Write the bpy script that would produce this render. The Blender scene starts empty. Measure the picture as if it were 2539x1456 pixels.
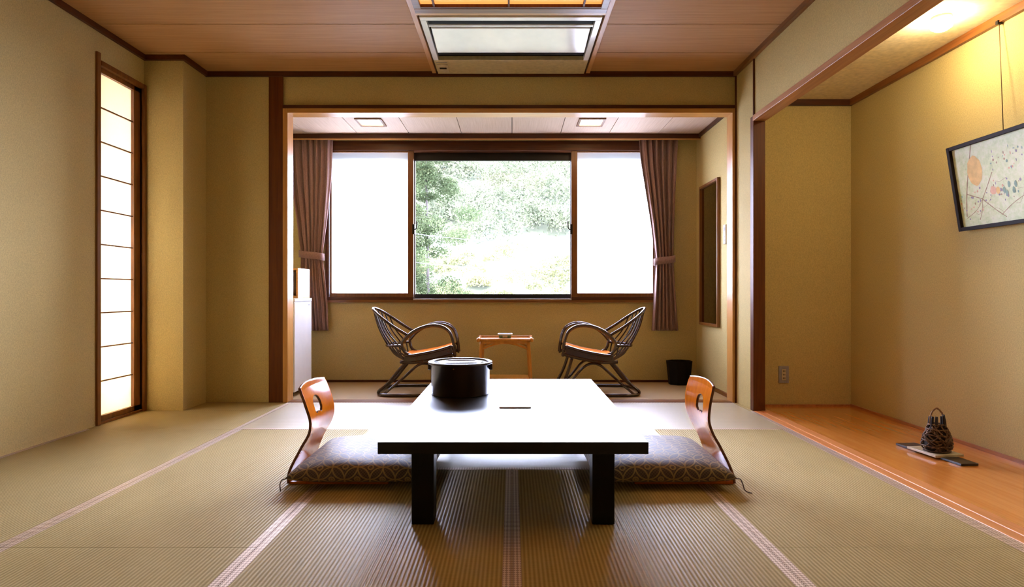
import bpy, bmesh, math, random
import numpy as np
from mathutils import Vector, Matrix
random.seed(7)
S = bpy.context.scene
C = S.collection
PI = math.pi
F = 1460.0                     # focal length in pixels of the 2539 x 1456 frame
# ------------------------------------------------------------------ camera
cam = bpy.data.objects.new('camera', bpy.data.cameras.new('camera'))
C.objects.link(cam)
cam.location = (0, 0, 0.91)
cam.rotation_euler = (PI/2, 0, 0)
cam.data.sensor_width = 36
cam.data.lens = 36*F/2539
cam.data.shift_y = -3/2539
cam.data.clip_start = 0.05
cam.data.clip_end = 500
S.camera = cam
# ------------------------------------------------------------------ exposure
S.view_settings.view_transform = 'Standard'
S.view_settings.look = 'None'
S.view_settings.exposure = 1.25
S.view_settings.gamma = 1.0
S.view_settings.use_curve_mapping = False
# ------------------------------------------------------------------ sky
W = bpy.data.worlds.new('sky'); S.world = W
W.use_nodes = True
wn = W.node_tree.nodes; wl = W.node_tree.links
bg = wn['Background']
tc = wn.new('ShaderNodeTexCoord'); sx = wn.new('ShaderNodeSeparateXYZ'); cr = wn.new('ShaderNodeValToRGB')
wl.new(tc.outputs['Generated'], sx.inputs[0]); wl.new(sx.outputs['Z'], cr.inputs[0]); wl.new(cr.outputs[0], bg.inputs[0])
cr.color_ramp.elements[0].position = 0.0; cr.color_ramp.elements[0].color = (0.84, 0.89, 1.20, 1)
cr.color_ramp.elements[1].position = 1.0; cr.color_ramp.elements[1].color = (0.80, 0.88, 1.24, 1)
bg.inputs[1].default_value = 22.0
# ------------------------------------------------------------------ sun
sd = bpy.data.lights.new('sun', 'SUN'); sd.energy = 2.0; sd.angle = math.radians(2); sd.color = (1, 0.93, 0.8)
so = bpy.data.objects.new('sun', sd); C.objects.link(so)
so.rotation_euler = Vector((0.62, 0.45, -0.64)).to_track_quat('-Z', 'Y').to_euler()
so.location = (-6, -6, 9)
# sampling portals in the two windows (they emit nothing)
def portal(name, loc, d, sx_, sy_):
    l = bpy.data.lights.new(name, 'AREA'); l.shape = 'RECTANGLE'; l.size = sx_; l.size_y = sy_; l.cycles.is_portal = True
    o = bpy.data.objects.new(name, l); C.objects.link(o); o.location = loc
    o.rotation_euler = Vector(d).to_track_quat('-Z', 'Y').to_euler()
portal('portal_window', (-0.2, 6.20, 1.6), (0, -1, 0), 3.5, 1.7)

# ================================================================== helpers
def tag(o, label=None, cat=None, group=None, kind=None):
    for k, v in (('label', label), ('category', cat), ('group', group), ('kind', kind)):
        if v: o[k] = v
    return o
def empty(name, loc=(0, 0, 0), rz=0, **k):
    o = bpy.data.objects.new(name, None); C.objects.link(o); o.location = loc; o.rotation_euler = (0, 0, rz)
    o.empty_display_size = 0.05
    return tag(o, **k)
def link(name, bm, mats, parent=None, smooth=False, bevel=0, **k):
    me = bpy.data.meshes.new(name)
    bmesh.ops.recalc_face_normals(bm, faces=bm.faces[:]) if k.pop('recalc', True) else None
    bm.to_mesh(me); bm.free()
    for m in (mats if isinstance(mats, (list, tuple)) else [mats]): me.materials.append(m)
    if smooth:
        me.polygons.foreach_set('use_smooth', [True]*len(me.polygons))
    o = bpy.data.objects.new(name, me); C.objects.link(o)
    if parent: o.parent = parent
    if bevel:
        b = o.modifiers.new('bevel', 'BEVEL'); b.width = bevel; b.segments = 2; b.limit_method = 'ANGLE'; b.angle_limit = math.radians(40)
    return tag(o, **k)
def box(bm, x0, x1, y0, y1, z0, z1, mi=0):
    vs = [bm.verts.new((x, y, z)) for x in (x0, x1) for y in (y0, y1) for z in (z0, z1)]
    for q in ((0, 1, 3, 2), (4, 6, 7, 5), (0, 4, 5, 1), (2, 3, 7, 6), (0, 2, 6, 4), (1, 5, 7, 3)):
        f = bm.faces.new([vs[i] for i in q]); f.material_index = mi
    return vs
def boxes(lst):
    bm = bmesh.new()
    for b in lst: box(bm, *b)
    return bm
def smooth_path(pts, n=6, closed=False):
    P = [Vector(p) for p in pts]; out = []
    m = len(P)
    rng = range(m if closed else m-1)
    for i in rng:
        if closed: a, b, c, d = P[(i-1) % m], P[i], P[(i+1) % m], P[(i+2) % m]
        else: a, b, c, d = P[max(i-1, 0)], P[i], P[i+1], P[min(i+2, m-1)]
        for k in range(n):
            t = k/n
            out.append(0.5*((2*b)+(c-a)*t+(2*a-5*b+4*c-d)*t*t+(3*b-a-3*c+d)*t**3))
    if not closed: out.append(P[-1])
    return out
def tube(bm, pts, r, seg=8, n=6, closed=False, mi=0, smooth=True, caps=True):
    P = smooth_path(pts, n, closed) if smooth else [Vector(p) for p in pts]
    m = len(P); rings = []
    prev = None
    for i, p in enumerate(P):
        if closed: t = (P[(i+1) % m]-P[i-1])
        else: t = P[min(i+1, m-1)]-P[max(i-1, 0)]
        t.normalize()
        if prev is None:
            u = t.cross(Vector((0, 0, 1)))
            if u.length < 0.1: u = t.cross(Vector((0, 1, 0)))
        else: u = prev-t*prev.dot(t)
        u.normalize(); prev = u; v = t.cross(u)
        rr = r(i/(m-1)) if callable(r) else r
        rings.append([bm.verts.new(p+(u*math.cos(2*PI*k/seg)+v*math.sin(2*PI*k/seg))*rr) for k in range(seg)])
    for i in range(m if closed else m-1):
        a, b = rings[i], rings[(i+1) % m]
        for k in range(seg):
            f = bm.faces.new((a[k], a[(k+1) % seg], b[(k+1) % seg], b[k])); f.material_index = mi; f.smooth = True
    if caps and not closed:
        for rg in (rings[0], rings[-1]):
            f = bm.faces.new(rg); f.material_index = mi
def lathe(bm, prof, seg=48, cx=0, cy=0, mi=0, ex=1, ey=1):
    rings = []
    for r, z in prof:
        if r < 1e-5: rings.append([bm.verts.new((cx, cy, z))])
        else: rings.append([bm.verts.new((cx+r*ex*math.cos(2*PI*k/seg), cy+r*ey*math.sin(2*PI*k/seg), z)) for k in range(seg)])
    for a, b in zip(rings, rings[1:]):
        for k in range(seg):
            q = (k+1) % seg
            if len(a) == 1: f = bm.faces.new((a[0], b[q], b[k]))
            elif len(b) == 1: f = bm.faces.new((a[k], a[q], b[0]))
            else: f = bm.faces.new((a[k], a[q], b[q], b[k]))
            f.material_index = mi; f.smooth = True
def struct(name, lst, m, parent=None, bevel=0):
    return link(name, boxes(lst), m, parent, bevel=bevel, kind=None if parent else 'structure')

# ================================================================== materials
def lin(c):
    return tuple(((v/255)/12.92 if v/255 <= 0.04045 else ((v/255+0.055)/1.055)**2.4) for v in c)+(1,)
class N:
    def __init__(s, name):
        s.m = bpy.data.materials.new(name); s.m.use_nodes = True
        s.t = s.m.node_tree; s.b = s.t.nodes['Principled BSDF']; s.out = s.t.nodes['Material Output']
    def n(s, ty, **k):
        x = s.t.nodes.new('ShaderNode'+ty)
        for a, b in k.items(): setattr(x, a, b)
        return x
    def l(s, a, b): s.t.links.new(a, b)
    def set(s, **k):
        for a, b in k.items(): s.b.inputs[a.replace('_', ' ')].default_value = b
    def coord(s, scale=(1, 1, 1), kind='Object', rot=(0, 0, 0)):
        c = s.n('TexCoord'); mp = s.n('Mapping'); mp.inputs['Scale'].default_value = scale; mp.inputs['Rotation'].default_value = rot
        s.l(c.outputs[kind], mp.inputs[0]); return mp.outputs[0]
    def noise(s, vec, scale, detail=4, rough=0.6):
        x = s.n('TexNoise'); x.inputs['Scale'].default_value = scale; x.inputs['Detail'].default_value = detail
        x.inputs['Roughness'].default_value = rough; s.l(vec, x.inputs['Vector']); return x.outputs['Fac']
    def ramp(s, fac, stops):
        x = s.n('ValToRGB'); e = x.color_ramp.elements
        while len(e) < len(stops): e.new(0.5)
        for el, (p, c) in zip(e, stops): el.position = p; el.color = lin(c) if len(c) == 3 else c
        s.l(fac, x.inputs[0]); return x.outputs[0]
    def bump(s, h, dist, strength=1.0, normal=None):
        x = s.n('Bump'); x.inputs['Distance'].default_value = dist; x.inputs['Strength'].default_value = strength
        s.l(h, x.inputs['Height'])
        if normal: s.l(normal, x.inputs['Normal'])
        s.l(x.outputs[0], s.b.inputs['Normal']); return x.outputs[0]
    def math(s, op, a, b=None, c=None):
        x = s.n('Math', operation=op)
        for i, v in enumerate((a, b, c)):
            if v is None: continue
            if isinstance(v, (int, float)): x.inputs[i].default_value = v
            else: s.l(v, x.inputs[i])
        return x.outputs[0]
def plain(name, col, rough=0.5, metal=0, spec=0.5, noise=None, coat=0):
    m = N(name); m.set(Roughness=rough, Metallic=metal); m.b.inputs['Specular IOR Level'].default_value = spec
    m.b.inputs['Coat Weight'].default_value = coat
    m.b.inputs['Coat Roughness'].default_value = 0.12
    v = m.coord(); f = m.noise(v, noise or 30)
    a = tuple(max(0, x*0.93) for x in col); b = tuple(min(255, x*1.05) for x in col)
    m.l(m.ramp(f, [(0.3, a), (0.7, b)]), m.b.inputs['Base Color'])
    return m.m
def wood(name, col, dark, axis='X', rough=0.4, spec=0.5, coat=0, scale=1.0, cr=0.1):
    m = N(name); m.set(Roughness=rough); m.b.inputs['Specular IOR Level'].default_value = spec
    m.b.inputs['Coat Weight'].default_value = coat; m.b.inputs['Coat Roughness'].default_value = cr
    sc = {'X': (1.2, 26, 26), 'Y': (26, 1.2, 26), 'Z': (26, 26, 1.2)}[axis]
    v = m.coord(tuple(q*scale for q in sc)); f = m.noise(v, 2.0, 6, 0.65)
    m.l(m.ramp(f, [(0.3, dark), (0.68, col)]), m.b.inputs['Base Color'])
    m.bump(f, 0.0006, 0.3)
    return m.m
def wallpaper(name, col):
    m = N(name); m.set(Roughness=0.78); m.b.inputs['Specular IOR Level'].default_value = 0.25
    v = m.coord(); f = m.noise(v, 160, 3, 0.7)
    v2 = m.coord((330, 330, 60)); g = m.noise(v2, 1.0, 3, 0.6)
    mix = m.math('ADD', m.math('MULTIPLY', f, 0.6), m.math('MULTIPLY', g, 0.4))
    a = tuple(x*0.9 for x in col); b = tuple(min(255, x*1.07) for x in col)
    m.l(m.ramp(mix, [(0.36, a), (0.64, b)]), m.b.inputs['Base Color'])
    m.bump(mix, 0.0012, 0.5)
    return m.m
M = {}
M['wall'] = wallpaper('wallpaper', (198, 178, 119))
M['wood_mid'] = wood('brown wood', (138, 86, 32), (98, 55, 16), 'Z', 0.35)
M['wood_midx'] = wood('brown wood across', (138, 86, 32), (98, 55, 16), 'X', 0.35)
M['wood_midy'] = wood('brown wood deep', (138, 86, 32), (98, 55, 16), 'Y', 0.35)
M['wood_dark'] = wood('dark post wood', (108, 56, 12), (80, 38, 6), 'Z', 0.5, 0.3)
M['wood_darkx'] = wood('dark trim wood', (88, 46, 16), (62, 30, 8), 'X', 0.45, 0.3)
M['wood_darky'] = wood('dark trim wood deep', (98, 52, 18), (70, 34, 9), 'Y', 0.45, 0.3)
M['wood_light'] = wood('light frame wood', (208, 156, 84), (182, 124, 58), 'Z', 0.35)
M['wood_lightx'] = wood('light frame wood across', (208, 156, 84), (182, 124, 58), 'X', 0.35)
M['wood_lighty'] = wood('light frame wood deep', (206, 156, 102), (178, 124, 74), 'Y', 0.4)
M['board'] = wood('orange alcove board', (236, 158, 76), (216, 134, 54), 'Y', 0.22, 0.5, 0.9, 0.6, 0.14)
M['black'] = plain('black lacquer', (12, 9, 8), 0.4, 0, 0.3)
M['matte_black'] = plain('matte black', (14, 12, 11), 0.7, 0, 0.2)
M['white_plastic'] = plain('white plastic', (232, 232, 234), 0.25, 0, 0.5, 2)
M['grey_plastic'] = plain('grey plastic', (150, 146, 150), 0.4)
M['beige_plastic'] = plain('beige plastic', (196, 180, 150), 0.5)
M['brass'] = plain('brass', (190, 150, 90), 0.3, 0.9)
M['alu'] = plain('dark aluminium', (30, 26, 26), 0.5, 0.3)
M['sill'] = plain('pale aluminium', (200, 200, 210), 0.35, 0.6)

def ceiling_mat():
    m = N('ceiling board'); m.set(Roughness=0.6); m.b.inputs['Specular IOR Level'].default_value = 0.3
    v = m.coord((1.4, 60, 1)); f = m.noise(v, 2.0, 5, 0.6)
    m.l(m.ramp(f, [(0.3, (168, 122, 74)), (0.7, (190, 144, 94))]), m.b.inputs['Base Color'])
    return m.m
M['ceiling'] = ceiling_mat()
def ceiling_mat2():
    m = N('pale ceiling board'); m.set(Roughness=0.6); m.b.inputs['Specular IOR Level'].default_value = 0.3
    v = m.coord((60, 1.4, 1)); f = m.noise(v, 2.0, 5, 0.6)
    m.l(m.ramp(f, [(0.3, (190, 164, 140)), (0.7, (208, 184, 162))]), m.b.inputs['Base Color'])
    return m.m
M['ceiling2'] = ceiling_mat2()

def tatami(name, axis):
    # rush mat: ribs 1.5 cm apart running along `axis`, glossy across the fibres
    m = N(name)
    m.set(Roughness=0.7 if axis == 'Y' else 0.46); m.b.inputs['Specular IOR Level'].default_value = 0.12 if axis == 'Y' else 0.8
    c = m.n('TexCoord'); s = m.n('SeparateXYZ'); m.l(c.outputs['Object'], s.inputs[0])
    across = s.outputs['X'] if axis == 'Y' else s.outputs['Y']
    ph = m.math('MULTIPLY', across, 2*PI/0.0146)
    rib = m.math('MULTIPLY_ADD', m.math('SINE', ph), 0.5, 0.5)
    fine = m.coord((14, 420, 1) if axis == 'Y' else (420, 14, 1)); g = m.noise(fine, 1.0, 3, 0.6)
    big = m.noise(m.coord(), 2.2, 3, 0.5)
    tone = m.math('ADD', m.math('MULTIPLY', rib, 0.42), m.math('ADD', m.math('MULTIPLY', g, 0.4), m.math('MULTIPLY', big, 0.18)))
    m.l(m.ramp(tone, [(0.22, (148, 131, 80)), (0.78, (192, 171, 120))]), m.b.inputs['Base Color'])
    m.bump(m.math('ADD', rib, m.math('MULTIPLY', g, 0.15)), 0.0015, 0.9)
    m.b.inputs['Coat Weight'].default_value = .12 if axis == 'Y' else 1.0; m.b.inputs['Coat IOR'].default_value = 1.45 if axis == 'Y' else 2.0; m.b.inputs['Coat Roughness'].default_value = 0.25 if axis == 'Y' else 0.5
    m.l(m.t.nodes['Bump'].outputs[0], m.b.inputs['Coat Normal'])
    return m.m
M['tatami_y'] = tatami('rush mat along', 'Y')
M['tatami_x'] = tatami('rush mat across', 'X')
def heri():
    m = N('brocade border'); m.set(Roughness=0.55, Metallic=0.9)
    v = m.coord((110, 110, 110), rot=(0, 0, PI/4)); w = m.n('TexChecker'); w.inputs['Scale'].default_value = 1.0; m.l(v, w.inputs[0])
    w.inputs[1].default_value = lin((236, 220, 202)); w.inputs[2].default_value = lin((178, 156, 136))
    m.l(w.outputs['Color'], m.b.inputs['Base Color']); m.bump(w.outputs['Fac'], 0.0005, 0.5)
    return m.m
M['heri'] = heri()

def thin_panel(name, col, diff, tr):
    m = N(name); t = m.t
    d = m.n('BsdfDiffuse'); r = m.n('BsdfTranslucent'); mx = m.n('MixShader')
    f = m.noise(m.coord(), 60, 4)
    a = tuple(x*0.985 for x in col)
    rc = m.ramp(f, [(0.3, a), (0.7, col)])
    m.l(rc, d.inputs[0]); m.l(rc, r.inputs[0])
    mx.inputs[0].default_value = tr
    m.l(d.outputs[0], mx.inputs[1]); m.l(r.outputs[0], mx.inputs[2])
    g = m.n('BsdfGlossy'); g.inputs['Roughness'].default_value = 0.25; m2 = m.n('MixShader'); m2.inputs[0].default_value = 0.04
    m.l(mx.outputs[0], m2.inputs[1]); m.l(g.outputs[0], m2.inputs[2]); m.l(m2.outputs[0], m.out.inputs[0])
    return m.m
def frosted():
    m = N('frosted pane'); a = m.n('BsdfTranslucent'); a.inputs[0].default_value = lin((246, 247, 252))
    r = m.n('BsdfRefraction'); r.inputs['Roughness'].default_value = 0.55; r.inputs['IOR'].default_value = 1.2; r.inputs[0].default_value = (.95, .96, .98, 1)
    mx = m.n('MixShader'); mx.inputs[0].default_value = 0.62; m.l(a.outputs[0], mx.inputs[1]); m.l(r.outputs[0], mx.inputs[2])
    g = m.n('BsdfGlossy'); g.inputs['Roughness'].default_value = 0.3; m2 = m.n('MixShader'); m2.inputs[0].default_value = 0.05
    m.l(mx.outputs[0], m2.inputs[1]); m.l(g.outputs[0], m2.inputs[2]); m.l(m2.outputs[0], m.out.inputs[0]); return m.m
M['frosted'] = frosted()
M['shoji'] = thin_panel('shoji paper', (254, 245, 222), 0.4, 0.6)
def glass():
    m = N('clear glass'); tr = m.n('BsdfTransparent'); tr.inputs[0].default_value = (0.97, 0.985, 0.98, 1)
    g = m.n('BsdfGlossy'); g.inputs['Roughness'].default_value = 0.02; mx = m.n('MixShader'); fr = m.n('Fresnel'); fr.inputs[0].default_value = 1.45
    m.l(fr.outputs[0], mx.inputs[0]); m.l(tr.outputs[0], mx.inputs[1]); m.l(g.outputs[0], mx.inputs[2]); m.l(mx.outputs[0], m.out.inputs[0])
    return m.m
M['glass'] = glass()
def emis(name, col, strength):
    m = N(name); m.b.inputs['Base Color'].default_value = lin(col); m.b.inputs['Emission Color'].default_value = lin(col)
    m.b.inputs['Emission Strength'].default_value = strength; m.set(Roughness=0.5); return m.m
M['lamp_orange'] = emis('warm lit paper', (246, 160, 84), 0.50)
M['downlight'] = emis('warm lamp cover', (255, 210, 150), 14.0)
M['globe'] = emis('warm globe', (255, 232, 188), 85.0)

# ================================================================== room shell
LX = -2.83; CZ = 2.73; BY = 4.87; WX = 1.85; TX = 2.70; TY = 4.69; TZ = 2.44; HY = 5.97; HZ = 2.485; HRX = 1.87; HLX = -2.95
struct('floor', [(LX-.2, TX+.2, -2.2, BY-.012, -0.10, -0.032), (HLX-.1, HRX+.1, BY+.11, HY+.15, -0.10, 0.0), (-3.1, 2.1, BY-.012, BY+.11, -0.10, -0.002)],
       plain('carpet beige', (162, 132, 84), 0.6, 0, 0.5, 200))
# left wall with the tall opening for the paper window (y 4.0 - 4.53, z 0 - 2.52)
SY0, SY1, SZ1 = 4.035, 4.50, 2.47
struct('wall_left', [(LX-.14, LX, -2.2, SY0, 0, CZ), (LX-.14, LX, SY0, SY1, SZ1, CZ), (LX-.14, LX, SY1, BY, 0, CZ), (LX-.14, LX, SY0, SY1, -.05, 0.0)], M['wall'])
struct('wall_left_corner', [(LX, -2.53, 4.53, BY, 0, CZ)], M['wall'])
struct('wall_back', [(HLX-.1, -2.007, BY, BY+.10, 0, CZ), (-2.007, 1.857, BY, BY+.10, 2.453, CZ), (-2.007, -1.91, BY+.01, BY+.10, 0, 2.453)], M['wall'])
struct('wall_right', [(WX, 1.95, 4.56, BY+.10, 0, CZ), (WX+.002, 1.93, -2.2, 4.50, 2.262, CZ), (1.85, 1.95, 4.50, 4.56, 2.262, CZ),
                      (1.95, TX+.12, TY, TY+.1, 0, TZ+.1)], M['wall'])
struct('wall_alcove', [(TX, TX+.12, -2.2, TY+.1, 0, TZ+.1)], M['wall'])
struct('wall_front', [(LX-.14, TX+.12, -2.3, -2.2, -.1, CZ)], M['wall'])
# ceiling of board strips, each a little apart, running across; a slot down the middle holds lamp and air unit
cb = []
ys = [-2.2+.0]; y = 4.473
edges = []
while y > -2.2: edges.append(y); y -= 0.477
edges = [BY]+edges+[-2.2]
for a, b in zip(edges, edges[1:]):
    for x0, x1 in ((LX, -0.655), (0.64, 1.90)):
        cb.append((x0, x1, b+.0035, a-.0035, CZ, CZ+.012))
    if b < 1.75: cb.append((-0.655, 0.64, b+.0035, min(a-.0035, 1.79), CZ, CZ+.012))
struct('ceiling', cb, M['ceiling'])
struct('ceiling_upper', [(LX-.14, TX+.12, -2.3, BY+.10, CZ+.06, CZ+.12), (LX, 1.90, -2.2, BY, CZ+.013, CZ+.02)], plain('ceiling gap', (70, 44, 24), 0.8))
struct('ceiling_alcove', [(1.93, TX, -2.2, TY, TZ, TZ+.05)], plain('alcove ceiling paper', (226, 210, 170), 0.8))
sm = [-1.53, -1.02, -.5, 0, .48, .96, 1.45]; sxs = [HLX]+[-2.55, -2.04]+sm+[HRX]
struct('ceiling_sunroom', [(a+.003, b-.003, BY+.10, HY, HZ, HZ+.012) for a, b in zip(sxs, sxs[1:])], M['ceiling2'])
struct('ceiling_sunroom_upper', [(HLX-.1, HRX+.1, BY+.10, HY+.15, HZ+.12, HZ+.18), (HLX, HRX, BY+.10, HY, HZ+.0125, HZ+.02)], plain('ceiling gap 2', (60, 40, 26), 0.8))
# trims under the ceiling
struct('trim_1', [(-2.53, WX, BY-.025, BY, 2.690, CZ)], M['wood_darkx'])
struct('trim_2', [(LX, -2.505, 4.505, 4.53, 2.692, CZ), (-2.53, -2.505, 4.53, BY-.025, 2.692, CZ)], M['wood_darky'])
struct('trim_3', [(LX, LX+.025, -2.2, 4.505, 2.692, CZ)], M['wood_darky'])
struct('trim_4', [(WX-.028, WX, -2.2, BY-.025, 2.692, CZ)], M['wood_midy'])
struct('trim_5', [(1.94, TX, TY-.025, TY, TZ-.047, TZ)], M['wood_darkx'])
struct('trim_6', [(TX-.025, TX, -2.2, TY-.025, TZ-.047, TZ)], wood('picture rail wood', (150, 92, 40), (112, 62, 24), 'Y', 0.4))
# posts, opening frame
struct('trim_7', [(-2.007, -1.890, BY-.012, BY+.01, 0, 2.690)], M['wood_dark'])
struct('trim_8', [(-1.890, 1.857, BY-.022, BY+.10, 2.427, 2.453)], M['wood_darkx'])
struct('trim_9', [(-1.890, -1.850, BY-.018, BY+.11, 0, 2.427)], M['wood_light'], bevel=.002)
struct('trim_10', [(-1.850, 1.817, BY-.018, BY+.11, 2.390, 2.427)], M['wood_lightx'], bevel=.002)
struct('trim_11', [(1.817, 1.850, BY-.018, BY+.11, 0, 2.427)], M['wood_light'], bevel=.002)
struct('trim_12', [(1.836, 1.852, BY-.024, BY-.018, 0, 2.690)], M['wood_dark'])
struct('trim_13', [(-1.850, 1.817, BY-.014, BY+.06, -.03, 0.006), (-1.850, 1.817, BY+.07, BY+.11, -.03, 0.004)], M['wood_midx'], bevel=.002)
struct('trim_14', [(1.845, 1.936, 4.50, 4.56, 0, 2.262)], M['wood_dark'], bevel=.003)
struct('trim_15', [(1.842, 1.852, 4.49, 4.505, 2.262, 2.692)], M['wood_dark'])
struct('trim_16', [(1.838, 1.940, -2.2, 4.50, 2.220, 2.262)], wood('beam wood', (188, 132, 82), (156, 100, 54), 'Y', 0.4), bevel=.003)
# alcove floor
struct('floor_alcove', [(1.970, TX, -2.2, TY, -.06, 0.002)], M['board'])
struct('trim_17', [(1.848, 1.900, -2.2, 4.50, -.06, 0.004), (1.903, 1.967, -2.2, 4.50, -.06, 0.006)], wood('alcove sill wood', (226, 156, 96), (204, 128, 68), 'Y', 0.3), bevel=.003)
struct('baseboard_right', [(TX-.012, TX, -2.2, TY-.012, 0.002, .022), (1.936, TX, TY-.012, TY, 0.002, .018)], wood('alcove skirting', (190, 124, 72), (150, 90, 46), 'Y', 0.4))
# ---- sun room shell
wz0, wz1, wx0, wx1 = 0.812, 2.44, -1.885, 1.475
struct('wall_window', [(HLX-.1, wx0, HY, HY+.15, 0, HZ+.1), (wx1, HRX+.1, HY, HY+.15, 0, HZ+.1), (wx0, wx1, HY, HY+.15, 0, wz0), (wx0, wx1, HY, HY+.15, wz1, HZ+.1)], M['wall'])
struct('wall_sunroom_right', [(HRX, HRX+.1, BY+.10, HY, 0, HZ+.1)], M['wall'])
struct('wall_sunroom_left', [(HLX-.1, HLX, BY+.10, HY, 0, HZ+.1)], M['wall'])
struct('baseboard_back', [(HLX, HRX, HY-.012, HY, 0, .022)], M['wood_darkx'])
struct('baseboard_sunroom', [(HRX-.012, HRX, BY+.11, HY-.012, 0, .035)], M['wood_midy'])
struct('trim_18', [(HLX, HRX, 5.84, 5.865, HZ-.052, HZ), (HRX-.02, HRX, BY+.11, 5.84, HZ-.035, HZ)], wood('curtain box wood', (84, 42, 14), (58, 26, 8), 'X', 0.4, 0.3))
struct('trim_19', [(HLX, HRX, 5.835, 5.842, HZ-.062, HZ-.050)], M['wood_lightx'])
# roof and eave outside so the sun stays out of the room
struct('ceiling_roof', [(-4.0, 3.6, -2.9, 6.12, 2.95, 3.1), (-4.0, 3.6, 6.12, 6.42, 2.62, 2.76), (-3.95, -2.97, -2.9, 6.3, 2.60, 2.72), (-3.2, 3.4, 6.0, 6.13, 2.6, 2.96)], plain('eave board', (150, 145, 135), 0.8))

# ---- window
win = empty('window_1', (0, HY, 0), kind='structure')
def wp(name, lst, m, **k):
    return link(name, boxes([(a, b, c-HY, d-HY, e, f) for a, b, c, d, e, f in lst]), m, win, **k)
wy0, wy1 = HY-.02, HY+.13
wp('window_frame', [(wx0, wx1, wy0, wy1, 2.345, wz1), (wx0, wx1, wy0, wy1, wz0, .832), (wx0, -.998, wy0, wy1, .832, .862), (.601, wx1, wy0, wy1, .832, .862), (wx0, wx0+.03, wy0, wy1, .862, 2.345), (wx1-.03, wx1, wy0, wy1, .862, 2.345)], M['wood_darkx'], bevel=.002)
wp('window_sill', [(wx0-.02, wx1+.02, HY-.035, wy0, wz0-.005, .831)], M['wood_midx'])
sash = wood('sash wood', (126, 78, 26), (90, 50, 12), 'Z', 0.4)
for i, (a, b) in enumerate(((-1.848, -.998), (.601, 1.448))):
    s0, s1 = a+(.0 if i else .0), b
    L = (a, a+.062) if i else (a, a+.02); R = (b-.02, b) if i else (b-.058, b)
    wp('sash', [(L[0], L[1], HY, HY+.03, .862, 2.345), (R[0], R[1], HY, HY+.03, .862, 2.345), (L[1], R[0], HY, HY+.03, .862, .902), (L[1], R[0], HY, HY+.03, 2.330, 2.345)], sash, bevel=.002)
    bm = bmesh.new(); bm.faces.new([bm.verts.new(q_) for q_ in ((L[1]-.004, .015, .90), (L[1]-.004, .015, 2.333), (R[0]+.004, .015, 2.333), (R[0]+.004, .015, .90))])
    link('frosted_pane', bm, M['frosted'], win, recalc=False)
# outer dark sliding frame and clear pane
wp('outer_frame', [(-1.848, 1.448, HY+.085, HY+.115, 2.265, 2.345), (-1.848, 1.448, HY+.085, HY+.115, .832, .892), (-1.03, -.995, HY+.085, HY+.115, .892, 2.265), (.60, .635, HY+.085, HY+.115, .892, 2.265)], M['alu'])
wp('clear_pane', [(-.995, .60, HY+.10, HY+.104, .892, 2.265)], M['glass'])
wp('track', [(-.998, .601, HY-.02, HY+.02, .832, .846)], M['sill'])
for s, x in ((1, -.998), (-1, .601)):
    bm = bmesh.new()
    box(bm, min(x-s*.012, x+s*.012), max(x-s*.012, x+s*.012), -.012, 0.03, 1.50, 1.60)
    tube(bm, [(x+s*.012, -.004, 1.545), (x+s*.03, -.006, 1.56), (x+s*.034, -.006, 1.60), (x+s*.034, -.006, 1.63)], .006, 6, 3)
    link('window_latch', bm, M['alu'], win)
# ---- tall paper window in the left wall
sw = empty('window_2', (LX, SY0, 0), kind='structure')
jam = wood('shoji frame wood', (138, 84, 28), (100, 58, 14), 'Z', 0.4)
def sp(name, lst, m, **k):
    return link(name, boxes([(a, b, c-SY0, d-SY0, e, f) for a, b, c, d, e, f in lst]), m, sw, **k)
sp('window_frame', [(-.14, .015, 4.000, SY0, 0, 2.55), (-.14, .02, SY0, SY1, 2.465, 2.50), (-.14, .005, SY0, SY1, 0, .018), (-.14, .022, SY1, 4.53, 0, 2.50)], jam, bevel=.002)
sp('sash', [(-.045, -.010, SY0, SY0+.012, .018, 2.465), (-.045, -.010, 4.425, SY1, .018, 2.465), (-.045, -.010, SY0, SY1, .018, .055), (-.045, -.010, SY0, SY1, 2.43, 2.465)], M['wood_mid'], bevel=.001)
sp('muntin', [(-.030, -.020, SY0, 4.43, .055+k*.2375-.0045, .055+k*.2375+.0045) for k in range(1, 10)], M['wood_mid'])
sp('shoji_paper', [(-.036, -.033, SY0+.005, 4.43, .05, 2.44)], M['shoji'])
# unseen slotted baffle, added to dim and shape light on the paper window
struct('light_baffle', [(-3.95, -3.85, -2.9, 6.3, -3, 1.22), (-3.95, -3.85, -2.9, 6.3, 1.66, 2.70), (-3.95, -2.97, 6.2, 6.3, -3, 2.70), (-3.95, -2.97, -2.9, -2.8, -3, 2.70)], plain('baffle plaster', (196, 176, 134), 0.9))
# ================================================================== tatami mats
def mat(x0, x1, y0, y1, ax, label, edges):
    t = empty('tatami_mat', ((x0+x1)/2, (y0+y1)/2, -.032), label=label, cat='tatami mat', group='tatami mats on the floor')
    g = .0012; hx, hy = (x1-x0)/2-g, (y1-y0)/2-g
    hw = .030; body = [-hx, hx, -hy, hy]
    hb = []
    for e in edges:
        if e == 'l': hb.append((-hx, -hx+hw, -hy, hy)); body[0] = -hx+hw
        if e == 'r': hb.append((hx-hw, hx, -hy, hy)); body[1] = hx-hw
        if e == 'n': hb.append((-hx, hx, -hy, -hy+hw)); body[2] = -hy+hw
        if e == 'f': hb.append((-hx, hx, hy-hw, hy)); body[3] = hy-hw
    link('rush_cover', boxes([(*body, 0, .032)]), M['tatami_y'] if ax == 'Y' else M['tatami_x'], t)
    for h in hb: link('cloth_border', boxes([(*h, 0, .0328)]), M['heri'], t)
MY = BY-.014
mat(LX, -1.82, 3.908, 4.53, 'Y', 'half tatami mat in far left corner before the pillar and paper window', 'r')
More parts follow.
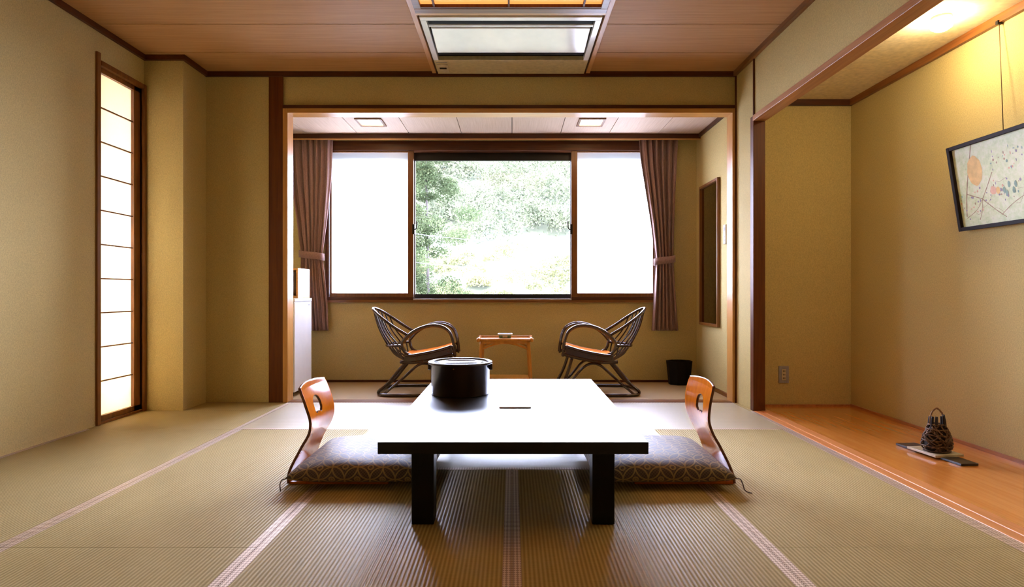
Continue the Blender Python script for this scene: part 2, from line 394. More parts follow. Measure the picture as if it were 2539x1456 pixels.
mat(-2.53, -1.82, 4.53, MY, 'Y', 'small tatami strip beside the corner pillar, left of dark post', 'r')
mat(LX, -1.82, 2.10, 3.908, 'Y', 'tatami mat running along the left wall', 'lr')
mat(-1.82, -.91, 2.10, 3.908, 'Y', 'tatami mat left of the low table, under left floor chair edge', 'lr')
mat(-1.82, 0, 3.908, MY, 'X', 'bright crosswise tatami mat at the sunroom opening, left one', 'nf')
mat(0, 1.82, 3.908, MY, 'X', 'bright crosswise tatami mat at the sunroom opening, right one', 'nf')
mat(-.91, .91, 3.02, 3.908, 'X', 'crosswise tatami mat beneath the far half of low table', 'nf')
mat(-.91, 0, 1.20, 3.02, 'Y', 'tatami mat in front of the table, left of centre band', 'lr')
mat(0, .91, 1.20, 3.02, 'Y', 'tatami mat in front of the table, right of centre band', 'lr')
mat(.91, 1.82, 2.10, 3.908, 'Y', 'tatami mat between right floor chair and wooden alcove', 'lr')
mat(-1.82, -.91, .28, 2.10, 'Y', 'tatami mat in the bottom left corner of the photo', 'lr')
mat(.91, 1.82, .28, 2.10, 'Y', 'tatami mat in the bottom right corner of the photo', 'lr')
struct('floor_border', [(1.82, 1.848, -2.2, 4.50, -.032, .001)], M['heri'])
struct('floor_back', [(LX, 1.82, -2.2, .279, -.032, 0), (LX, -1.821, .279, 2.099, -.032, 0), (-.909, .909, .279, 1.199, -.032, 0), (1.82, 1.848, 4.50, 4.85, -.032, 0)], M['tatami_y'])

# ================================================================== ceiling lamp and air unit in the slot
struct('trim_20', [(-.655, -.622, 1.78, BY-.025, CZ-.018, CZ+.05), (.607, .640, 1.78, BY-.025, CZ-.018, CZ+.05)], M['wood_lighty'], bevel=.002)
t = empty('ceiling_light', (0, 3.1, CZ-.03), label='ceiling light with warm orange paper panel in wooden lattice frame, unseen near end added for fill', cat='ceiling light')  # near end lengthened out of view to add warm fill light
link('frame', boxes([(-.62, .605, .62, .68, 0, .06), (-.62, .605, -1.3, -1.24, 0, .06), (-.62, -.575, -1.24, .62, 0, .06), (.56, .605, -1.24, .62, 0, .06)]), M['wood_midx'], t, bevel=.003)
link('lattice', boxes([(x-.006, x+.006, -1.24, .62, .004, .02) for x in (-.49, -.02, .45)]+[(-.575, .56, .60, .62, .002, .03)]), M['wood_dark'], t)
link('paper_panel', boxes([(-.575, .56, -1.24, .615, .022, .028)]), M['lamp_orange'], t)
link('edge_strip', boxes([(-.62, .605, .682, .712, .004, .05)]), M['wood_lightx'], t)
t = empty('air_conditioner', (-.008, 4.35, CZ-.012), label='white cassette air conditioner set into the ceiling above the opening', cat='air conditioner')
def ac(name, lst, m, **k): return link(name, boxes([(a, b, c-4.35, d-4.35, e, f) for a, b, c, d, e, f in lst]), m, t, **k)
acw = plain('air unit white', (244, 245, 248), 0.16, 0, 0.9, 2)
acp = plain('air panel white', (248, 249, 251), 0.2, 0, 0.9, 2, 1.0)
ac('frame', [(-.600, .600, 3.845, 3.895, -.012, .05), (-.600, -.560, 3.895, 4.56, -.012, .05), (.560, .600, 3.895, 4.56, -.012, .05)], acw, bevel=.003)
bm = boxes([(-.548, .548, -.31, .035, -.010, .02)])
for v in bm.verts: v.co.z -= (v.co.y+.31)*.085-.014
link('front_panel', bm, acp, t, bevel=.006)
ac('louver', [(-.556, .556, 3.975, 3.995, -.006, .004)], acw)
ac('louver', [(-.55, .55, 4.455, 4.475, .0, .012)], M['alu'])
ac('air_slot', [(-.560, .560, 3.895, 4.56, .022, .05), (-.55, .55, 3.92, 3.932, .004, .02)], M['matte_black'])
ac('rear_panel', [(-.600, .600, 4.56, 4.845, -.010, .05)], plain('beige panel', (196, 180, 140), 0.5), bevel=.003)
r = ac('receiver', [(-.585, -.50, 4.64, 4.80, -.016, -.010)], M['beige_plastic'])
link('receiver_slot', boxes([(-.57, -.515, .345, .375, -.0175, -.016)]), M['matte_black'], r)
ac('name_strip', [(-.585, -.50, 4.60, 4.615, -.0112, -.010)], M['grey_plastic'])

# ---- sun room downlights
for lab, x in (('left square downlight with wooden rim in the sunroom ceiling', -1.305), ('right square downlight with wooden rim in the sunroom ceiling', .73)):
    t = empty('downlight', (x, 5.44, HZ), label=lab, cat='ceiling light', group='square downlights in the sunroom ceiling')
    a = .122; b = .098
    link('rim', boxes([(-a, a, -a, -b, -.012, 0), (-a, a, b, a, -.012, 0), (-a, -b, -b, b, -.012, 0), (b, a, -b, b, -.012, 0)]), M['wood_midx'], t, bevel=.002)
    link('cover', boxes([(-b, b, -b, b, -.004, 0)]), M['downlight'], t)
# ---- alcove globe lamp
t = empty('ceiling_lamp', (2.385, 3.27, TZ), label='round glowing lamp on the alcove ceiling', cat='ceiling light')
bm = bmesh.new(); lathe(bm, [(0, 0), (.05, 0), (.05, -.014), (0, -.014)], 24); link('base', bm, M['beige_plastic'], t)
bm = bmesh.new(); lathe(bm, [(0, -.0145), (.038, -.0145), (.052, -.03), (.055, -.045), (.05, -.06), (.03, -.074), (0, -.079)], 32); link('globe', bm, M['globe'], t, smooth=True)

# ================================================================== low table
t = empty('low_table', (0.004, 0, 0), label='low black lacquered table in the middle of the tatami room', cat='table')
TT = .337
tl = plain('table lacquer', (14, 10, 9), 0.3, 0, 0.5, None, 1.0)
tl.node_tree.nodes['Principled BSDF'].inputs['Coat IOR'].default_value = 1.75; tl.node_tree.nodes['Principled BSDF'].inputs['Coat Roughness'].default_value = 0.36
bm = boxes([(-.518, .518, 2.25, 3.89, TT-.046, TT)])
bmesh.ops.recalc_face_normals(bm, faces=bm.faces[:])
for f in bm.faces: f.material_index = 0 if f.normal.z > .5 else 1
link('table_top', bm, [tl, M['black']], t, bevel=.002)
for b_ in ((-.372, -.345, 2.385, 3.73, .238, TT-.046), (.345, .372, 2.385, 3.73, .238, TT-.046), (-.31, .31, 3.75, 3.78, .238, TT-.046)): link('apron', boxes([b_]), M['black'], t)
for x in (-.397, .310):
    for y0 in (2.30, 3.73):
        link('leg', boxes([(x, x+.087, y0, y0+.087, .0022, TT-.046)]), plain('leg lacquer', (9, 7, 6), 0.4, 0, 0.2), t, bevel=.003)
# tub
t = empty('lacquer_tub', (-.293, 3.34, TT), label='round black lacquered tub standing on the low table', cat='tub')
lac = plain('tub lacquer', (28, 15, 10), 0.28, 0, 0.5, 40, 0.3)
bm = bmesh.new(); lathe(bm, [(0, 0), (.158, 0), (.163, .004), (.167, .168), (.180, .171), (.181, .182), (.176, .184), (.166, .183), (.162, .176), (.161, .165), (0, .165)], 64)
link('body', bm, lac, t)
bm = bmesh.new(); lathe(bm, [(0, .1655), (.154, .1655), (.155, .173), (.148, .177), (.122, .178), (.118, .174), (0, .174)], 64); link('lid', bm, plain('lid lacquer', (60, 40, 34), 0.18, 0, 0.6), t)
for s in (-1, 1): link('lug', boxes([(s*.174-.008, s*.174+.008, -.022, .022, .135, .170)]), lac, t, bevel=.003)
bm = bmesh.new(); lathe(bm, [(0, 0), (.0035, 0), (.0035, .004), (0, .005)], 12)
bmesh.ops.rotate(bm, verts=bm.verts, matrix=Matrix.Rotation(PI/2, 3, 'X')); bmesh.ops.translate(bm, verts=bm.verts, vec=(-.022, -.1665, .158)); link('pin', bm, M['brass'], t)
# booklet
t = empty('booklet', (.016, 3.07, TT), label='thin pale booklet lying on the low table', cat='booklet')
link('pages', boxes([(-.078, .078, -.16, .17, 0, .006)]), M['white_plastic'], t)
def cover():
    m = N('booklet cover'); m.set(Roughness=0.25); f = m.noise(m.coord(), 26, 2)
    m.l(m.ramp(f, [(0.42, (244, 240, 246)), (0.6, (236, 200, 196))]), m.b.inputs['Base Color']); return m.m
link('cover', boxes([(-.079, .079, -.162, .172, .006, .0072), (-.079, -.002, -.1625, -.162, 0, .0072)]), cover(), t)

# ================================================================== floor cushions and legless chairs
def cushion_mat():
    m = N('cushion brocade'); m.set(Roughness=0.55); m.b.inputs['Sheen Weight'].default_value = 0.12
    c = m.n('TexCoord'); mp = m.n('Mapping'); mp.inputs['Scale'].default_value = (8.6, 8.6, 1); m.l(c.outputs['UV'], mp.inputs[0])
    def ring(off, rad, w, sc=1.0):
        a = m.n('VectorMath', operation='MULTIPLY_ADD'); a.inputs[1].default_value = (sc, sc, 0); a.inputs[2].default_value = (off, off, 0); m.l(mp.outputs[0], a.inputs[0])
        fr = m.n('VectorMath', operation='FRACTION'); m.l(a.outputs[0], fr.inputs[0])
        sb = m.n('VectorMath', operation='SUBTRACT'); sb.inputs[1].default_value = (.5, .5, 0); m.l(fr.outputs[0], sb.inputs[0])
        ln = m.n('VectorMath', operation='LENGTH'); m.l(sb.outputs[0], ln.inputs[0])
        return m.math('LESS_THAN', m.math('ABSOLUTE', m.math('SUBTRACT', ln.outputs['Value'], rad)), w)
    acc = ring(0, .5, .028)
    for a in (ring(.5, .5, .028), ring(0, .10, .03), ring(.5, .10, .03), ring(0, .02, .03)):
        acc = m.math('MAXIMUM', acc, a)
    # fine quilting between the circles
    wv = m.n('TexChecker'); wv.inputs['Scale'].default_value = 16.0; wv.inputs[1].default_value = lin((92, 76, 66)); wv.inputs[2].default_value = lin((60, 48, 42))
    m.l(mp.outputs[0], wv.inputs[0])
    mx = m.n('Mix', data_type='RGBA'); m.l(acc, mx.inputs[0]); m.l(wv.outputs['Color'], mx.inputs[6]); mx.inputs[7].default_value = lin((150, 126, 84))
    m.l(mx.outputs[2], m.b.inputs['Base Color'])
    nz = m.noise(mp.outputs[0], 60, 3); m.bump(m.math('ADD', acc, nz), 0.0012, 0.5)
    return m.m
CM = cushion_mat()
def make_cushion(x0, x1, y0, y1, z0, th, lab, side):
    cx, cy = (x0+x1)/2, (y0+y1)/2
    t = empty('floor_cushion', (cx, cy, z0), label=lab, cat='cushion', group='patterned floor cushions on the legless chairs')
    hx, hy = (x1-x0)/2, (y1-y0)/2
    n = 40; bm = bmesh.new(); uvl = bm.loops.layers.uv.new('UVMap'); UV = {}
    def P(s, t_, top):
        es = 1-abs(s)**3.0; et = 1-abs(t_)**3.0
        prof = (max(es, 0)*max(et, 0))**0.42
        # sides bow in a little between the pointed corners
        bx = hx*(1-.055*(1-t_*t_)*1.0*abs(s)**4); by = hy*(1-.055*(1-s*s)*abs(t_)**4)
        z = .048+prof*(th-.048) if top else .048*(1-prof**0.8)
        z += .0025*math.sin(7*s+3*t_)*prof*(1 if top else 0)
        return (s*bx, t_*by, z)
    def pr(i): # denser near rim
        a = -1+2*i/n; return math.sin(a*PI/2)*0.55+a*0.45
    for top in (True, False):
        g = {}
        arc = {}
        for i in range(n+1):
            for j in range(n+1):
                p = P(pr(i), pr(j), top); g[i, j] = bm.verts.new(p)
        for j in range(n+1):
            arc[j] = 0 if j == 0 else arc[j-1]+(Vector(P(0, pr(j), top))-Vector(P(0, pr(j-1), top))).length
        for i in range(n):
            for j in range(n):
                q = [(i, j), (i+1, j), (i+1, j+1), (i, j+1)]
                f = bm.faces.new([g[k] for k in q]); f.smooth = True
                for lp, k in zip(f.loops, q): lp[uvl].uv = (pr(k[0])*hx+1, (arc[k[1]] if top else -arc[k[1]])+1)
    bmesh.ops.remove_doubles(bm, verts=bm.verts, dist=0.0004)
    link('cover', bm, CM, t, smooth=True)
    # corner cords
    cord = plain('cord', (84, 60, 46), 0.7)
    for s, sy in ((side, -1), (side, 1)):
        bm = bmesh.new(); X = s*hx; Y = sy*hy
        if s < 0: pts = [(X+.008, Y, .046), (X-.008, Y-.012*-sy, .044), (X-.022, Y, .020), (X-.022, Y+.004, -.008), (X-.022, Y+.004, -z0+.003)]
        else: pts = [(X-.008, Y, .046), (X+.012, Y, .044), (X+.024, Y, .020), (X+.032, Y, -z0+.012), (X+.046, Y-.01, -z0+.004), (X+.058, Y-.02, -z0+.004)]
        tube(bm, pts, .0025, 6, 5); link('corner_cord', bm, cord, t)
    return t
make_cushion(-1.032, -.362, 2.675, 3.33, .0165, .125, 'patterned grey gold floor cushion on the chair left of the low table', -1)
make_cushion(.362, 1.025, 2.675, 3.33, .0165, .125, 'patterned grey gold floor cushion on the chair right of the low table', 1)

ply = wood('bent plywood', (210, 116, 14), (190, 96, 8), 'Z', 0.16, 0.25, 0, 0.8, 0.2)
plyedge = wood('plywood edge', (128, 70, 30), (92, 46, 20), 'Y', 0.35)
def make_zaisu(s, prof, lab):
    t = empty('legless_chair', (0, 0, 0), label=lab, cat='chair', group='legless wooden floor chairs at the low table')
    P = smooth_path([(x, 0, z) for x, z in prof], 14); L = [0]
    for a, b in zip(P, P[1:]): L.append(L[-1]+(b-a).length)
    tot = L[-1]
    def at(d):
        for i in range(len(L)-1):
            if L[i+1] >= d or i == len(L)-2:
                k = (d-L[i])/(L[i+1]-L[i]); return P[i].lerp(P[i+1], min(max(k, 0), 1.0))
    nu, nv = 76, 90; yc = 2.985
    def hw(v): # half width by height fraction
        pts = [(0, .208), (.12, .198), (.35, .178), (.5, .176), (.62, .182), (.8, .190), (.93, .188), (1, .180)]
        for (a, p), (b, q) in zip(pts, pts[1:]):
            if v <= b:
                k = (v-a)/(b-a); k = k*k*(3-2*k); return p+(q-p)*k
        return pts[-1][1]
    def outline(ang):  # hand-hold cut-out: dome above, little waves below
        c, sn = math.cos(ang), math.sin(ang)
        r = .046
        if sn > 0: r = .046/(abs(c)**2.4+abs(sn)**2.4)**(1/2.4)*(1+.0*sn)
        else: r = min(.046, .026/max(-sn, .01))+.005*math.cos(9*(ang+PI/2))*abs(sn)
        return r*1.18
    hc = tot*.735
    def surf(u, v):
        d = v; w = hw(v/tot); p = at(d); yy = u*w
        cup = (u*u)*.020*min(1, v/tot*1.6)
        crown = .012*(1-u*u)*(1 if v/tot > .97 else 0)
        return Vector((p.x-s*cup if True else 0, yc+yy, p.z+crown)), yy
    bm = bmesh.new(); g = {}; flat = {}
    for i in range(nu+1):
        for j in range(nv+1):
            u = -1+2*i/nu; v = tot*j/nv
            q, yy = surf(u, v); g[i, j] = bm.verts.new(q); flat[i, j] = (yy, v-hc)
    inside = set()
    for k, (a, b) in flat.items():
        if math.hypot(a, b) < outline(math.atan2(b, a)): inside.add(k)
    for i in range(nu):
        for j in range(nv):
            q = [(i, j), (i+1, j), (i+1, j+1), (i, j+1)]
            if sum(k in inside for k in q) == 4: continue
            f = bm.faces.new([g[k] for k in q]); f.smooth = True
    for k in inside:   # rim vertices slide out to the true outline
        v = g[k]
        if v.link_faces:
            a, b = flat[k]; an = math.atan2(b, a); r = outline(an); a2, b2 = r*math.cos(an), r*math.sin(an)
            w = hw((b2+hc)/tot); v.co = surf(a2/w, b2+hc)[0]
    for v in [v for v in bm.verts if not v.link_faces]: bm.verts.remove(v)
    o = link('backrest', bm, [ply, plyedge], t, smooth=True, recalc=True)
    so_ = o.modifiers.new('solid', 'SOLIDIFY'); so_.thickness = .012; so_.offset = 0; so_.material_offset_rim = 1
    # seat board under the cushion with front lip
    x0, x1 = sorted((prof[0][0]-s*.0, prof[0][0]-s*.47))
    bm = boxes([(x0, x1, yc-.20, yc+.20, .001, .0125)]); link('seat', bm, ply, t, bevel=.004)
    return t
make_zaisu(-1, [(-1.055, .008), (-1.058, .06), (-1.02, .16), (-.985, .235), (-.982, .30), (-1.004, .38), (-1.033, .452)], 'legless orange plywood chair with cut-out back left of the table')
make_zaisu(1, [(1.050, .008), (1.045, .06), (1.01, .16), (.975, .235), (.958, .30), (.962, .38), (.982, .462)], 'legless orange plywood chair with cut-out back right of the table')

# ================================================================== rattan chairs
rat = N('dark rattan'); rat.set(Roughness=0.16); rat.b.inputs['Specular IOR Level'].default_value = 0.6; rat.b.inputs['Coat Weight'].default_value = 0.6; rat.b.inputs['Coat Roughness'].default_value = 0.12
_f = rat.noise(rat.coord(), 45, 4); rat.l(rat.ramp(_f, [(0.3, (38, 17, 8)), (0.7, (72, 36, 17))]), rat.b.inputs['Base Color']); RAT = rat.m
seatm = wood('orange seat leather', (240, 136, 14), (214, 108, 8), 'X', 0.6, 0.08)
def make_rattan(lab, cx, s):
    """x forward in chair space; s mirrors it"""
    t = empty('rattan_armchair', (cx, 5.385, 0), label=lab, cat='chair', group='rattan armchairs in the sunroom')
    def q(pts): return [(x*s, y, z) for x, y, z in pts]
    O = .82    # chair-space x = X + O for the left chair at X = -.82
    hoop = [(-.143, .416), (-.145, .47), (-.094, .529), (-.030, .575), (.051, .608), (.132, .621), (.206, .608), (.265, .568), (.294, .504), (.309, .430), (.318, .350)]
    for sy in (-1, 1):
        bm = bmesh.new()
        yy = lambda k: sy*(.195+.03*math.sin(PI*min(1, k/9)))
        pts = [(x, yy(k), z) for k, (x, z) in enumerate(hoop)]
        pts = [(-.060, sy*.165, .345), (-.118, sy*.178, .372)]+pts
        tube(bm, q(pts), .0135, 10, 5)
        pts2 = [(x*.985+.002, y-sy*.024, z-.010) for x, y, z in pts[3:]]
        tube(bm, q(pts2), .010, 8, 5)
        link('armrest', bm, RAT, t)
    # back hoop
    top = Vector((-.443, 0, .763))
    bm = bmesh.new()
    hp = [(-.105, -.205, .535), (-.22, -.205, .605), (-.34, -.180, .690), (-.415, -.110, .745), (-.443, 0, .765), (-.415, .110, .745), (-.34, .180, .690), (-.22, .205, .605), (-.105, .205, .535)]
    tube(bm, q(hp), .0125, 10, 6); link('back_hoop', bm, RAT, t)
    # rear ring
    bm = bmesh.new()
    rp = [(-.14, -.20, .440), (-.22, -.185, .436), (-.295, -.11, .432), (-.322, 0, .430), (-.295, .11, .432), (-.22, .185, .436), (-.14, .20, .440)]
    tube(bm, q(rp), .0125, 10, 6); link('back_ring', bm, RAT, t)
    # spindles fan from hoop through ring to seat
    H = smooth_path(hp, 12); R = smooth_path(rp, 12)
    for k in range(11):
        f = .25+.50*k/10
        a = H[int(f*(len(H)-1))]; b = R[int((.12+.76*k/10)*(len(R)-1))]
        c = Vector((-.255+abs(b.y)*.5, b.y*.9, .345)); e = Vector((-.165+abs(b.y)*.3, b.y*.82, .292))
        b2 = b+Vector((.012, 0, 0)); mid = a.lerp(b2, .5)+Vector((-.018, 0, -.006))
        bm = bmesh.new(); tube(bm, q([a, mid, b2, c, e]), .0065, 6, 5); link('spindle', bm, RAT, t)
    # seat frame
    bm = bmesh.new()
    sf = [(-.125, .362), (-.085, .350), (.035, .368), (.16, .395), (.277, .430)]
    for sy in (-1, 1): tube(bm, q([(x, sy*.188, z) for x, z in sf]), .013, 10, 5)
    tube(bm, q([(.285, -.2, .425), (.292, 0, .428), (.285, .2, .425)]), .013, 10, 4)
    tube(bm, q([(-.12, -.19, .358), (-.14, 0, .352), (-.12, .19, .358)]), .012, 10, 4)
    for sy in (-1, 1): tube(bm, q([(-.17, sy*.17, .292), (-.05, sy*.185, .290), (.12, sy*.19, .315), (.305, sy*.195, .360)]), .014, 10, 5)
    link('seat_frame', bm, RAT, t)
    # woven side panels
    for sy in (-1, 1):
        bm = bmesh.new()
        a = [(-.125, .352), (-.06, .345), (.06, .368), (.18, .395), (.285, .425)]; b = [(-.14, .300), (-.05, .292), (.08, .308), (.18, .328), (.30, .360)]
        y0, y1 = sorted((sy*.180, sy*.190))
        for (p0, p1), (q0, q1) in zip(zip(a, a[1:]), zip(b, b[1:])):
            vs = [bm.verts.new((x*s, y, z)) for y in (y0, y1) for x, z in (p0, p1, q1, q0)]
            for f in ((0, 1, 2, 3), (7, 6, 5, 4), (0, 4, 5, 1), (1, 5, 6, 2), (2, 6, 7, 3), (3, 7, 4, 0)): bm.faces.new([vs[i] for i in f])
        link('side_panel', bm, RAT, t)
    bm = bmesh.new()
    sp_ = smooth_path([(x, 0, z) for x, z in [(-.13, .352), (-.08, .348), (.035, .366), (.16, .393), (.285, .430)]], 5)
    vs = [[bm.verts.new((p.x*s, y, p.z+dz)) for p in sp_] for y, dz in ((-.176, .014), (.176, .014), (.176, -.012), (-.176, -.012))]
    for a, b in ((0, 1), (1, 2), (2, 3), (3, 0)):
        for i in range(len(sp_)-1): bm.faces.new((vs[a][i], vs[a][i+1], vs[b][i+1], vs[b][i]))
    for e in (0, -1): bm.faces.new([vs[k][e] for k in range(4)])
    link('seat', bm, seatm, t)
    # legs: outer bends + inner bends meeting the floor loop
    for sy in (-1, 1):
        bm = bmesh.new(); tube(bm, q([(-.125, sy*.165, .285), (-.19, sy*.175, .21), (-.28, sy*.20, .10), (-.345, sy*.22, .045), (-.352, sy*.205, .018)]), .014, 10, 6); link('leg', bm, RAT, t)
        bm = bmesh.new(); tube(bm, q([(.235, sy*.17, .325), (.27, sy*.18, .21), (.32, sy*.20, .10), (.358, sy*.21, .045), (.360, sy*.19, .018)]), .014, 10, 6); link('leg', bm, RAT, t)
        bm = bmesh.new(); tube(bm, q([(-.30, sy*.25, .018), (-.17, sy*.12, .13), (-.04, sy*.13, .245), (.04, sy*.14, .275), (.12, sy*.13, .245), (.22, sy*.12, .13), (.31, sy*.25, .018)]), .0115, 8, 6); link('brace', bm, RAT, t)
    bm = bmesh.new()
    lp = [(-.355, -.19, .0155), (-.29, -.265, .0155), (-.10, -.278, .0155), (.10, -.278, .0155), (.29, -.265, .0155), (.36, -.18, .0155), (.375, 0, .0155), (.36, .18, .0155), (.29, .265, .0155), (.10, .278, .0155), (-.10, .278, .0155), (-.29, .265, .0155), (-.355, .19, .0155), (-.372, 0, .0155)]
    tube(bm, q(lp), .014, 10, 5, closed=True); link('floor_loop', bm, RAT, t)
    return t
make_rattan('dark rattan armchair with orange seat, left of the small side table', -.82, 1)
make_rattan('dark rattan armchair with orange seat, right of the small side table', .765, -1)
# ---- side table
lw = wood('honey rattan', (212, 144, 48), (184, 114, 28), 'Z', 0.3, 0.5, 0.3)
t = empty('side_table', (-.062, 5.38, 0), label='small honey coloured wooden side table between the rattan armchairs', cat='table')
H = .490
link('table_top', boxes([(-.225, .225, -.165, .165, H-.014, H-.002)]), lw, t)
bm = bmesh.new()
for a, b in (((-.235, -.175, H), (.235, -.175, H)), ((-.235, .175, H), (.235, .175, H)), ((-.235, -.175, H), (-.235, .175, H)), ((.235, -.175, H), (.235, .175, H))):
    tube(bm, [a, b], .012, 10, 1, smooth=False)
for x in (-.235, .235):
    for y in (-.175, .175): lathe(bm, [(0, H-.02), (.016, H-.018), (.018, H), (.014, H+.014), (0, H+.018)], 16, x, y)
link('rim', bm, lw, t)
for x in (-1, 1):
    for y in (-1, 1):
        bm = bmesh.new(); tube(bm, [(x*.207, y*.15, H-.014), (x*.222, y*.158, .25), (x*.236, y*.165, .001)], .016, 10, 4); link('leg', bm, lw, t)
for y in (-.155, .155):
    bm = bmesh.new(); tube(bm, [(-.205, y, H-.085), (-.12, y, H-.052), (-.04, y, H-.033), (.04, y, H-.033), (.12, y, H-.052), (.205, y, H-.085)], .009, 8, 5); link('arch_brace', bm, lw, t)
for y in (-.155, .155): link('apron', boxes([(-.2, .2, y-.008, y+.008, H-.036, H-.014)]), lw, t)
link('shelf', boxes([(-.215, .215, -.15, .15, .125, .137)]), lw, t, bevel=.003)
t = empty('ashtray', (-.062, 5.29, H-.0015), label='small square green ashtray with white rim on the side table', cat='ashtray')
bm = bmesh.new()
def frus(bm, a, b, z0, z1, mi=0):
    v = [bm.verts.new((x*r_, y*r_*.8, z)) for r_, z in ((a, z0), (b, z1)) for x, y in ((-1, -1), (1, -1), (1, 1), (-1, 1))]
    for f in ((3, 2, 1, 0), (4, 5, 6, 7), (0, 1, 5, 4), (1, 2, 6, 5), (2, 3, 7, 6), (3, 0, 4, 7)): bm.faces.new([v[i] for i in f]).material_index = mi
frus(bm, .048, .058, 0, .040); link('bowl', bm, plain('green glass', (84, 112, 92), 0.15, 0, 0.6), t, bevel=.002)
link('rim', boxes([(-.066, .066, -.052, -.038, .0395, .052), (-.066, .066, .038, .052, .0395, .052), (-.066, -.052, -.038, .038, .0395, .052), (.052, .066, -.038, .038, .0395, .052)]), M['white_plastic'], t, bevel=.002)
link('front_plate', boxes([(-.022, .022, -.0475, -.043, .018, .036)]), M['beige_plastic'], t)
# ---- waste bin
t = empty('waste_bin', (1.655, 5.83, 0), label='black octagonal waste bin on the sunroom floor by the right wall', cat='bin')
bm = bmesh.new(); rings = []
for r_, z in ((.10, .001), (.122, .232), (.112, .232), (.092, .012)):
    rings.append([bm.verts.new((r_*math.cos(PI/8+k*PI/4)*1.05, r_*math.sin(PI/8+k*PI/4)*.92, z)) for k in range(8)])
for a, b in zip(rings, rings[1:]):
    for k in range(8): bm.faces.new((a[k], a[(k+1) % 8], b[(k+1) % 8], b[k]))
bm.faces.new(rings[0]); bm.faces.new(rings[-1]); link('bucket', bm, M['matte_black'], t)
# ---- fridge + small cabinet
t = empty('refrigerator', (-1.886, 5.11, 0), label='small white refrigerator standing just inside the sunroom on the left', cat='refrigerator')
fw = plain('fridge white', (250, 250, 252), 0.3, 0, 0.5, 1.5)
link('body', boxes([(-.50, -.052, 0, .43, .03, .825)]), M['beige_plastic'], t, bevel=.004)  # beige colour stands in for shade on the white body's side
link('door', boxes([(-.050, 0, -.002, .432, .04, .825)]), fw, t, bevel=.006)
link('top', boxes([(-.50, .002, -.004, .434, .827, .856)]), M['white_plastic'], t, bevel=.004)
link('handle', boxes([(-.048, -.010, -.012, -.002, .64, .70)]), fw, t, bevel=.002)
link('badge', boxes([(0.0, .002, .345, .372, .79, .80)]), M['grey_plastic'], t)
for x in (-.45, -.05):
    for y in (.04, .38): link('foot', boxes([(x-.02, x+.02, y-.02, y+.02, 0, .03)]), M['matte_black'], t)
t = empty('small_cabinet', (-1.925, 5.20, .856), label='small wood framed box with pale front standing on the refrigerator', cat='cabinet')
link('case', boxes([(-.36, .035, 0, .30, 0, .022), (-.36, .035, 0, .30, .25, .268), (.018, .035, 0, .30, .022, .25), (-.36, -.343, 0, .30, .022, .25), (-.343, .018, .2, .30, .022, .25)]), M['wood_lightx'], t, bevel=.002)
link('inner_panel', boxes([(-.30, -.02, .02, .2, .04, .235)]), plain('pale panel', (212, 220, 228), 0.3), t)
link('knob', boxes([(-.075, -.060, .005, .02, .16, .19)]), M['wood_dark'], t)
# ---- mirror, remote on the right sunroom wall
t = empty('wall_mirror', (HRX, 5.545, 1.27), label='tall narrow wooden framed mirror on the right sunroom wall', cat='mirror')
w2, h2 = .258, .675
link('frame', boxes([(-.028, 0, -w2, -w2+.024, -h2, h2), (-.028, 0, w2-.024, w2, -h2, h2), (-.028, 0, -w2+.024, w2-.024, -h2, -h2+.024), (-.028, 0, -w2+.024, w2-.024, h2-.024, h2)]), M['wood_mid'], t, bevel=.002)
link('mirror_glass', boxes([(-.006, 0, -w2+.024, w2-.024, -h2+.024, h2-.024)]), plain('mirror', (150, 142, 136), 0.03, 1.0), t)
t = empty('remote_control', (HRX, 5.13, 1.415), label='white remote control in a holder on the right sunroom wall', cat='remote control')
link('case', boxes([(-.022, 0, -.028, .028, -.085, .085)]), M['white_plastic'], t, bevel=.004)
for a_, b_ in ((-.06, -.045), (-.03, -.015)): link('button', boxes([(-.024, -.022, -.016, .016, a_, b_)]), M['grey_plastic'], t)
link('display', boxes([(-.024, -.022, -.016, .016, .03, .06)]), M['grey_plastic'], t)
# ---- socket in the alcove
t = empty('wall_socket', (2.162, TY, .255), label='grey wall socket plate low on the alcove back wall', cat='socket')
link('plate', boxes([(-.040, .040, -.008, 0, -.068, .068)]), M['grey_plastic'], t, bevel=.002)
link('insert', boxes([(-.016, .016, -.011, -.008, -.045, .045)]), M['beige_plastic'], t)
link('slot', boxes([(x-.002, x+.002, -.0115, -.011, z-.006, z+.006) for x in (-.006, .006) for z in (-.028, 0, .028)]), M['matte_black'], t)

